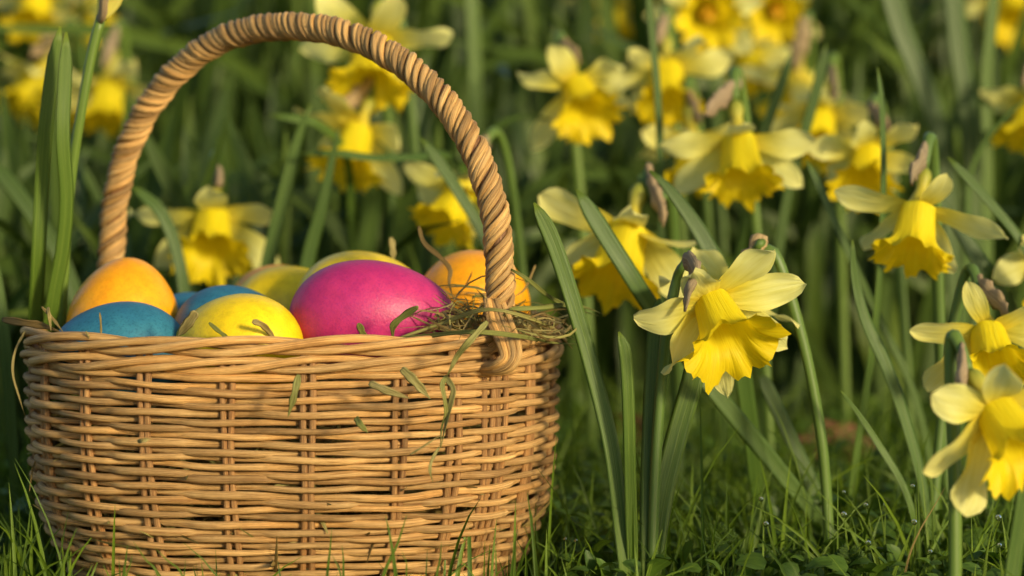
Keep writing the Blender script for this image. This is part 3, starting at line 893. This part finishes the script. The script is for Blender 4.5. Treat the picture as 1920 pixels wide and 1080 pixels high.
leaf('long leaf slanting down right behind the sharp daffodil', [(1080, 355, 1.0), (1120, 420, 1.0), (1172, 502, 1.0), (1230, 590, 1.005), (1340, 735, 1.01), (1450, 870, 1.02), (1550, 1000, 1.03)], .0046, .55, (.2, .4))
leaf('dark pointed leaf arching above the sharp daffodil', [(1218, 320, 1.02), (1250, 350, 1.02), (1295, 410, 1.02), (1335, 480, 1.02), (1365, 560, 1.02), (1400, 760, 1.03), (1420, 960, 1.05)], .0050, .35, (.6, .2), tip=.25)
leaf('tall straight leaf with rounded tip, standing highest on the right', [(1645, 126, 1.06), (1652, 200, 1.06), (1655, 330, 1.06), (1650, 480, 1.06), (1636, 640, 1.06), (1612, 800, 1.06), (1592, 960, 1.06)], .0027, .75, (.5, .9))
leaf('curved green leaf rising left under the daffodil with level petals', [(1598, 450, 1.0), (1602, 520, 1.0), (1622, 600, 1.0), (1662, 690, 1.0), (1700, 800, 1.0), (1730, 920, 1.0), (1745, 1040, 1.0)], .0036, .6, (.9, .2), tip=.3)
leaf('slim leaf slanting down to the right edge', [(1776, 294, 1.06), (1810, 330, 1.06), (1860, 385, 1.06), (1925, 470, 1.06), (2010, 640, 1.07)], .0026, .6, (.3, .3))
leaf('broad dark leaf behind the level petal near the right edge', [(1755, 360, 1.08), (1785, 410, 1.08), (1835, 490, 1.08), (1890, 580, 1.08), (1950, 720, 1.08)], .0050, .35, (.3, .3), tip=.2)
leaf('first of two dark slanting leaves between upper right blooms', [(1484, 98, 1.22), (1464, 160, 1.22), (1436, 240, 1.22), (1400, 380, 1.22), (1370, 620, 1.23)], .0032, .2, (.2, .2))
leaf('second of two dark slanting leaves, longer and further right', [(1549, 82, 1.2), (1530, 170, 1.2), (1502, 270, 1.2), (1470, 400, 1.2), (1440, 640, 1.2)], .0032, .2, (.2, .2))
leaf('narrow leaf slanting down right between the hooked stem and the tall leaf', [(1512, 300, 1.08), (1545, 370, 1.08), (1580, 450, 1.08), (1640, 580, 1.085), (1720, 760, 1.09)], .0022, .55, (.3, .3))
leaf('bluish leaf curving up inside the handle arch at its left', [(582, 196, 1.17), (558, 260, 1.17), (536, 350, 1.17), (512, 450, 1.17), (495, 560, 1.17)], .0042, .5, (.3, .3), tip=.2)
leaf('dark leaf crossing the daffodil in the middle of the handle arch', [(636, 240, 1.15), (622, 300, 1.15), (602, 390, 1.15), (578, 480, 1.15), (560, 600, 1.15)], .0040, .25, (.4, .3), tip=.3)
leaf('leaf slanting down right in front of the daffodil by the handle', [(788, 258, 1.12), (820, 300, 1.12), (862, 365, 1.12), (905, 440, 1.12), (960, 600, 1.12)], .0034, .5, (.3, .3))
leaf('level bent leaf crossing the handle arch', [(562, 288, 1.16), (640, 289, 1.16), (700, 297, 1.165), (770, 296, 1.17), (850, 300, 1.2), (900, 420, 1.22)], .0025, .75, (.9, .6))
leaf('level pale leaf tip left of the middle bloom in the arch', [(502, 216, 1.2), (545, 222, 1.2), (600, 236, 1.21), (650, 300, 1.23), (660, 480, 1.25)], .0028, .85, (.9, .4))
leaf('blurred leaf slanting down right at the left edge', [(-20, 300, 1.2), (30, 360, 1.2), (80, 430, 1.2), (120, 500, 1.2), (160, 640, 1.2)], .0048, .5, (.2, .2))
leaf('slender leaf at the far left edge beside the basket', [(-30, 420, 1.06), (-4, 540, 1.06), (10, 640, 1.06), (22, 780, 1.06), (28, 900, 1.06)], .0030, .7, (.3, .3))
leaf('thin upright stalk-like leaf in front of an upper right bloom', [(1212, -40, 1.16), (1222, 60, 1.16), (1232, 170, 1.16), (1238, 300, 1.16), (1240, 480, 1.16)], .0022, .6, (.3, .3))
leaf('curved thin leaf bowing left at the right edge', [(1930, 180, 1.2), (1880, 225, 1.2), (1838, 280, 1.2), (1818, 340, 1.2), (1812, 480, 1.2)], .0024, .65, (.9, .3), tip=.3)
leaf('bright slim leaf slanting down right below the hanging petals', [(1576, 733, .97), (1612, 780, .97), (1652, 842, .97), (1690, 905, .97), (1712, 970, .97), (1722, 1040, .975)], .0020, .85, (.6, .4), tip=.3)
leaf('leaf slanting down right beside the foot of the hooked stem', [(1425, 700, 1.05), (1455, 765, 1.05), (1490, 840, 1.05), (1530, 930, 1.05), (1548, 1000, 1.05)], .0040, .55, (.3, .3))
leaf('broad blurred leaf standing at the bottom right corner', [(1925, 880, .86), (1915, 960, .86), (1902, 1040, .86), (1892, 1120, .86)], .0040, .6, (.3, .3))
leaf('wide dark leaf leaning left at the top right', [(1655, -60, 1.35), (1690, 60, 1.35), (1735, 170, 1.35), (1770, 300, 1.35), (1790, 500, 1.35)], .0080, .25, (.2, .2))
leaf('wide bluish upright leaf at the top right', [(1780, -60, 1.35), (1795, 80, 1.35), (1815, 220, 1.35), (1830, 420, 1.35)], .0075, .3, (.2, .2))
leaf('pale upright leaf at the top right, nearer the edge', [(1868, -60, 1.32), (1856, 60, 1.32), (1848, 160, 1.32), (1850, 330, 1.32)], .0042, .9, (.4, .2))
leaf('pale blurred upright leaf just right of the handle crown', [(880, -60, 1.42), (886, 40, 1.42), (890, 160, 1.42), (894, 330, 1.42)], .0052, .95, (.3, .2))
leaf('grey green leaf bowing in from the right leg of the handle', [(1035, 225, 1.25), (985, 218, 1.25), (940, 232, 1.25), (905, 280, 1.25), (890, 420, 1.25)], .0030, .6, (.9, .3), tip=.3)
leaf('short leaf tip behind the left leg of the handle', [(248, 350, 1.15), (275, 372, 1.15), (302, 400, 1.15), (330, 470, 1.15), (350, 600, 1.15)], .0036, .55, (.3, .3))

# ------------------------------------------------------------------ foliage mass of the bed behind
def strip_leaf(mb, base, h, lean, az, w, var, droop, n=9, yaw=None):
    t = np.linspace(0, 1, n)
    out = lean * t + droop * t ** 3
    dx = np.array([math.cos(az), math.sin(az), 0])
    path = base + dx * (out * h)[:, None] + np.array([0, 0, 1.0]) * (h * (t - .35 * droop * t ** 4))[:, None]
    T_, A_, B_ = frames(path, [math.cos(yaw), math.sin(yaw), .05])
    wd = w * np.minimum(1, .8 + t) * np.sqrt(np.clip((1 - t) / .12 + .03, 0, 1))
    v = np.stack([path - A_ * wd[:, None], path + B_ * (wd * .28)[:, None], path + A_ * wd[:, None]], 1).reshape(-1, 3)
    uv = np.stack([np.tile([0, .5, 1], n), np.repeat(t, 3)], 1)
    mb.add(v, quads(n, 3, False, False), uv, var)
mb = MB()
cnt = 0
for _ in range(14500):
    d = 1.26 + 2.4 * RNG.uniform(0, 1) ** 1.5
    hw = d * .225 + .38
    x = RNG.uniform(-hw, hw)
    near = d < 1.48
    if near and (x > -.02 or RNG.uniform() < .62): continue
    h = RNG.uniform(.20, .42) if not near else RNG.uniform(.12, .22)
    if 1.48 <= d < 1.66: h = RNG.uniform(.14, .25)
    if d > 2: h *= 1.15
    strip_leaf(mb, np.array([x, d - 1.0, -.004]), h, RNG.normal(0, .26), RNG.uniform(0, 6.28), RNG.uniform(.0024, .0056), RNG.uniform(0, 1), max(0, RNG.normal(.1, .38)), yaw=RNG.normal(math.pi / 2, .6))
tag(mb.build('daffodil_foliage', M['far_leaf']), 'dense blurred mass of green daffodil leaves filling the background', 'foliage', kind='stuff')

# ------------------------------------------------------------------ grass and low ground cover
def grass_blade(mb, base, h, az, lean, w, var, n=6):
    t = np.linspace(0, 1, n)
    path = base + np.array([math.cos(az), math.sin(az), 0]) * (h * lean * t ** 1.8)[:, None] + np.array([0, 0, 1.0]) * (h * (t - .25 * lean * t ** 3))[:, None]
    T_, A_, B_ = frames(path, [RNG.normal(0, .8), 1, .1])
    wd = w * (1 - t) ** .7 + .00006
    v = np.stack([path - A_ * wd[:, None], path + B_ * (wd * .4)[:, None], path + A_ * wd[:, None]], 1).reshape(-1, 3)
    uv = np.stack([np.tile([0, .5, 1], n), np.repeat(t, 3)], 1)
    mb.add(v, quads(n, 3, False, False), uv, var)
def outside_basket(x, y, m=.93):
    return (abs(x - BC[0]) / BA / m) ** BN + (abs(y) / BB / m) ** BN > 1
mb = MB()
for _ in range(26000):
    d = .74 + 1.0 * RNG.uniform() ** 1.35
    hw = d * .225 + .24
    x, y = RNG.uniform(-hw, hw), d - 1.0
    if not outside_basket(x, y): continue
    front = d < .92
    h = RNG.gamma(5, .0056) + .006
    if front: h *= .55
    if d < .84: h *= .5
    grass_blade(mb, np.array([x, y, -.004]), h, RNG.uniform(0, 6.28), RNG.uniform(0, .8), RNG.uniform(.0005, .0013), RNG.uniform(0, 1))
tag(mb.build('grass', M['grass']), 'short dewy green grass covering the ground around the basket', 'grass', kind='stuff')

mb = MB()
for _ in range(11000):
    d = .90 + 1.1 * RNG.uniform() ** 1.2
    hw = d * .225 + .16
    x, y = RNG.uniform(-hw, hw), d - 1.0
    if not outside_basket(x, y, 1.05) or (d < 1.02 and x < .02): continue
    z = RNG.uniform(.004, .030) * (1 if d > 1.0 else .8)
    r_ = RNG.uniform(.0025, .0065)
    az, tl = RNG.uniform(0, 6.28), RNG.normal(.5, .4)
    nrmv = np.array([math.cos(az) * math.sin(tl), math.sin(az) * math.sin(tl), math.cos(tl)])
    a1 = nrm(np.cross(nrmv, [.3, .9, .1])); a2 = np.cross(nrmv, a1)
    k = 9
    c = np.array([x, y, z])
    asp = RNG.uniform(.5, .9)
    ring = [c + a1 * r_ * math.cos(q) + a2 * r_ * asp * math.sin(q) * (1 - .35 * math.cos(q)) + nrmv * r_ * (.25 * math.sin(q) ** 2 - .2 * math.cos(q) ** 2) for q in np.arange(k) / k * 2 * math.pi]
    v = np.vstack([[c], ring])
    uv = [(.5, .5)] + [(.5 + .5 * math.sin(q), .5 + .5 * math.cos(q)) for q in np.arange(k) / k * 2 * math.pi]
    mb.add(v, [(0, 1 + i, 1 + (i + 1) % k) for i in range(k)], uv, RNG.uniform(0, 1))
tag(mb.build('ground_cover', M['weed']), 'low leafy weeds carpeting the ground between the plants', 'weeds', kind='stuff')

# single grass blades that stand clear, some with a dew drop
def sphere(mb, c, r_, nu=10, nv=14):
    v, uv = [], []
    for i in range(nu + 1):
        th = math.pi * i / nu
        for j in range(nv):
            a = 2 * math.pi * j / nv
            v.append((c[0] + r_ * math.sin(th) * math.cos(a), c[1] + r_ * math.sin(th) * math.sin(a), c[2] + r_ * math.cos(th))); uv.append((j / nv, i / nu))
    mb.add(v, quads(nu + 1, nv), uv)
def single(label, pts, w, drop=0, var=.75, mat='grass', group=None):
    p = [P(*q) for q in pts]
    if p[-1][2] > 0:
        v = p[-1] - p[-2]
        k = p[-1][2] / max(.01, abs(v[2]))
        p.append(np.array([p[-1][0] + v[0] * min(k, 2) * .5, p[-1][1], -.004]))
    path = smooth(p, 22)[::-1]
    t = np.linspace(0, 1, 22)
    mb = MB(); blade(mb, path, w * np.clip((1 - t) ** .6, .08, 1), .00016, (0.2, 1, 0), np.linspace(.3, -.2, 22), var, .35)
    o = mb.build('grass_blade', M[mat])
    tag(o, label, 'grass', group or 'single grass blades standing clear')
    if drop:
        mb = MB(); sphere(mb, path[-1] + np.array([0, 0, .0002]), drop)
        mb.build('dew_drop', M['dew'], o)
    return o
single('tall grass blade at the lower left corner of the basket', [(144, 990, .88), (128, 1030, .88), (114, 1085, .88)], .0011)
single('upright grass blade left of the basket foot', [(58, 944, .93), (52, 1000, .93), (40, 1085, .93)], .0010, var=.4)
single('grass blade leaning left before the lower left weave', [(250, 1015, .87), (272, 1048, .87), (298, 1085, .87)], .0008, var=.9)
single('grass blade leaning left, second from the lower left weave', [(291, 1028, .87), (315, 1052, .87), (344, 1085, .87)], .0008, var=1)
single('dark short blade upright before the left weave', [(239, 1022, .88), (236, 1050, .88), (231, 1090, .88)], .0011, var=.3)
single('pale short blade right of the dark upright one', [(248, 1040, .88), (244, 1060, .88), (236, 1090, .88)], .0009, var=.8)
single('tiny upright blade under the left weave', [(348, 1048, .88), (347, 1065, .88), (345, 1090, .88)], .0007, var=.4)
single('upright blade before the middle of the weave', [(622, 992, .875), (619, 1030, .875), (613, 1090, .875)], .0010, var=.5)
single('shorter upright blade right of the middle one', [(641, 1022, .875), (644, 1050, .875), (644, 1090, .875)], .0010, var=.5)
single('leaning blade low in the middle before the weave', [(622, 1040, .87), (632, 1060, .87), (640, 1090, .87)], .0009, var=.6)
single('tall blade leaning left of a crossing pair before the weave', [(723, 967, .87), (733, 1015, .87), (743, 1090, .87)], .0013, var=.55)
single('tall blade leaning right of a crossing pair before the weave', [(763, 965, .87), (745, 1020, .87), (716, 1090, .87)], .0011, var=.6)
single('thin pale blade right of the crossing pair', [(753, 1032, .87), (762, 1055, .87), (762, 1090, .87)], .0007, var=.9)
single('dark upright blade before the right weave', [(828, 1017, .87), (825, 1050, .87), (818, 1090, .87)], .0010, var=.4)
DEW = .00095
single('grass blade with dew drop, left of the bottom right grass', [(1427, 937, .93), (1442, 1000, .93), (1466, 1085, .93)], .0009, DEW)
single('long bowed grass blade with a dew drop under its tip', [(1436, 984, .92), (1460, 993, .92), (1510, 1030, .92), (1560, 1088, .92)], .0009, DEW * 1.2, .9)
single('tall slanting dewy blade below the slim bright leaf', [(1582, 924, .95), (1612, 965, .95), (1640, 1020, .95), (1650, 1085, .95)], .0008, DEW * .8)
single('dewy blade second from the tall slanting one', [(1623, 948, .95), (1630, 980, .95), (1640, 1040, .95)], .0008, DEW)
single('upright thin blade between dewy blades', [(1638, 907, .95), (1650, 950, .95), (1660, 1030, .95)], .0006, 0)
single('upright dewy blade beside the slim bright leaf', [(1660, 948, .95), (1659, 990, .95), (1658, 1060, .95)], .0008, DEW)
single('short stout dewy blade in the bottom right grass', [(1582, 966, .94), (1586, 1000, .94), (1592, 1060, .94)], .0011, DEW * 1.3)
single('thin dewy blade near the foot of the slim bright leaf', [(1711, 913, .94), (1718, 960, .94), (1712, 1040, .94)], .0006, DEW)
single('dry tan stalk slanting down left in the bottom right grass', [(1772, 914, .93), (1748, 955, .93), (1722, 1000, .93), (1700, 1060, .93)], .0006, 0, .4, 'hay')
single('broad dewy blade leaning right in the bottom right grass', [(1714, 980, .92), (1695, 1030, .92), (1672, 1090, .92)], .0012, DEW * 1.2, .8)
single('small dewy blade low in the bottom right grass', [(1744, 1036, .92), (1738, 1060, .92), (1734, 1090, .92)], .0009, DEW)
single('dewy blade under the large unsharp daffodil', [(1872, 972, .90), (1858, 1000, .90), (1848, 1060, .90)], .0009, DEW * 1.3)
single('short dewy blade at the bottom, below the large unsharp daffodil', [(1874, 1024, .90), (1876, 1050, .90), (1880, 1095, .90)], .0011, DEW)
single('dewy blade with drop near the bottom, below the tall leaf', [(1628, 1020, .92), (1638, 1045, .92), (1648, 1090, .92)], .0010, DEW * 1.3)
single('fuzzy pale grass tip right of the basket foot', [(1060, 1012, .94), (1062, 1045, .94), (1068, 1095, .94)], .0012, DEW * .7, .8)
single('second fuzzy pale tip leaning right beside the basket foot', [(1080, 1015, .94), (1074, 1040, .94), (1062, 1090, .94)], .0009, DEW * .7, .8)
single('bright blade standing before the leaf clump', [(1242, 992, .90), (1230, 1030, .90), (1212, 1090, .90)], .0012, 0, .9)

# feathery fronds
def frond(label, px, py, d, hpx, lean):
    base, tipp = P(px - lean, py + hpx, d), P(px, py, d)
    base[2] = max(base[2], -.002)
    root = empty('feathery_frond', base)
    tag(root, label, 'plant', 'feathery fronds in the grass')
    ax = smooth([base, (base + tipp) / 2 + np.array([.002, 0, .001]), tipp], 24)
    mb = MB(); tube(mb, ax, np.linspace(.0006, .0002, 24), 6, var=.6)
    mb.build('stem', M['weed'], root)
    mb = MB()
    for i in range(3, 24):
        for sd in (-1, 1):
            L = .0065 * math.sin(math.pi * (i / 24) ** .8) + .0012
            dr = nrm([sd * 1.0, RNG.normal(0, .5), .6 + .3 * RNG.normal()])
            p0 = ax[i]
            pth = smooth([p0, p0 + dr * L * .5, p0 + dr * L + np.array([0, 0, .0006])], 6)
            blade(mb, pth, np.array([.0005, .0008, .0009, .0008, .0006, .0002]), .0001, (0, 1, 0), 0.2, float(RNG.uniform(.3, 1)))
            for q in (2, 3, 4):
                for e in (-1, 1):
                    dd = nrm(dr + np.cross(dr, [0, 1, 0]) * e * .9)
                    blade(mb, smooth([pth[q], pth[q] + dd * .0014, pth[q] + dd * .0022], 4), np.array([.0004, .0005, .0004, .0001]), .0001, (0, 1, 0), 0, float(RNG.uniform(.3, 1)))
    mb.build('leaflets', M['weed'], root)
frond('feathery green frond at the bottom, right of the leaf clump', 1340, 992, .96, 90, -25)
frond('small feathery frond in the bottom right grass', 1590, 1036, .92, 60, 12)
frond('feathery frond low between the leaf clump and the right grass', 1478, 1040, .95, 60, -8)

# fallen brown leaves
def dead_leaf(label, px, py, d, L, W, az, tilt):
    c = P(px, py, d)
    n = 12
    v, uv = [], []
    for i in range(n):
        t = i / (n - 1)
        w = W * math.sin(math.pi * (t * .96 + .02)) ** .7 * (1 + .12 * math.sin(t * 20))
        for j in range(7):
            s = j / 3 - 1
            v.append(((t - .5) * L, w * s, .22 * W * s * s + .12 * L * math.sin(t * 3.1) + .05 * W * math.sin(9 * t + 3 * s))); uv.append((j / 6, t))
    rot = np.array((Matrix.Rotation(az, 3, 'Z') @ Matrix.Rotation(tilt, 3, 'X')))
    mb = MB(); mb.add(np.array(v) @ rot.T + c, quads(n, 7, False, False), uv, .5)
    tag(mb.build('dead_leaf', M['deadleaf']), label, 'leaf', 'fallen brown leaves')
dead_leaf('reddish brown fallen leaf low behind the hooked stem', 1560, 855, 1.32, .055, .016, .2, 1.0)
dead_leaf('brown fallen leaf in shade right of the basket', 1180, 835, 1.36, .05, .015, -.3, 1.0)
dead_leaf('brown fallen leaf at the left edge behind the upright leaves', 45, 520, 1.5, .06, .02, .2, 1.1)
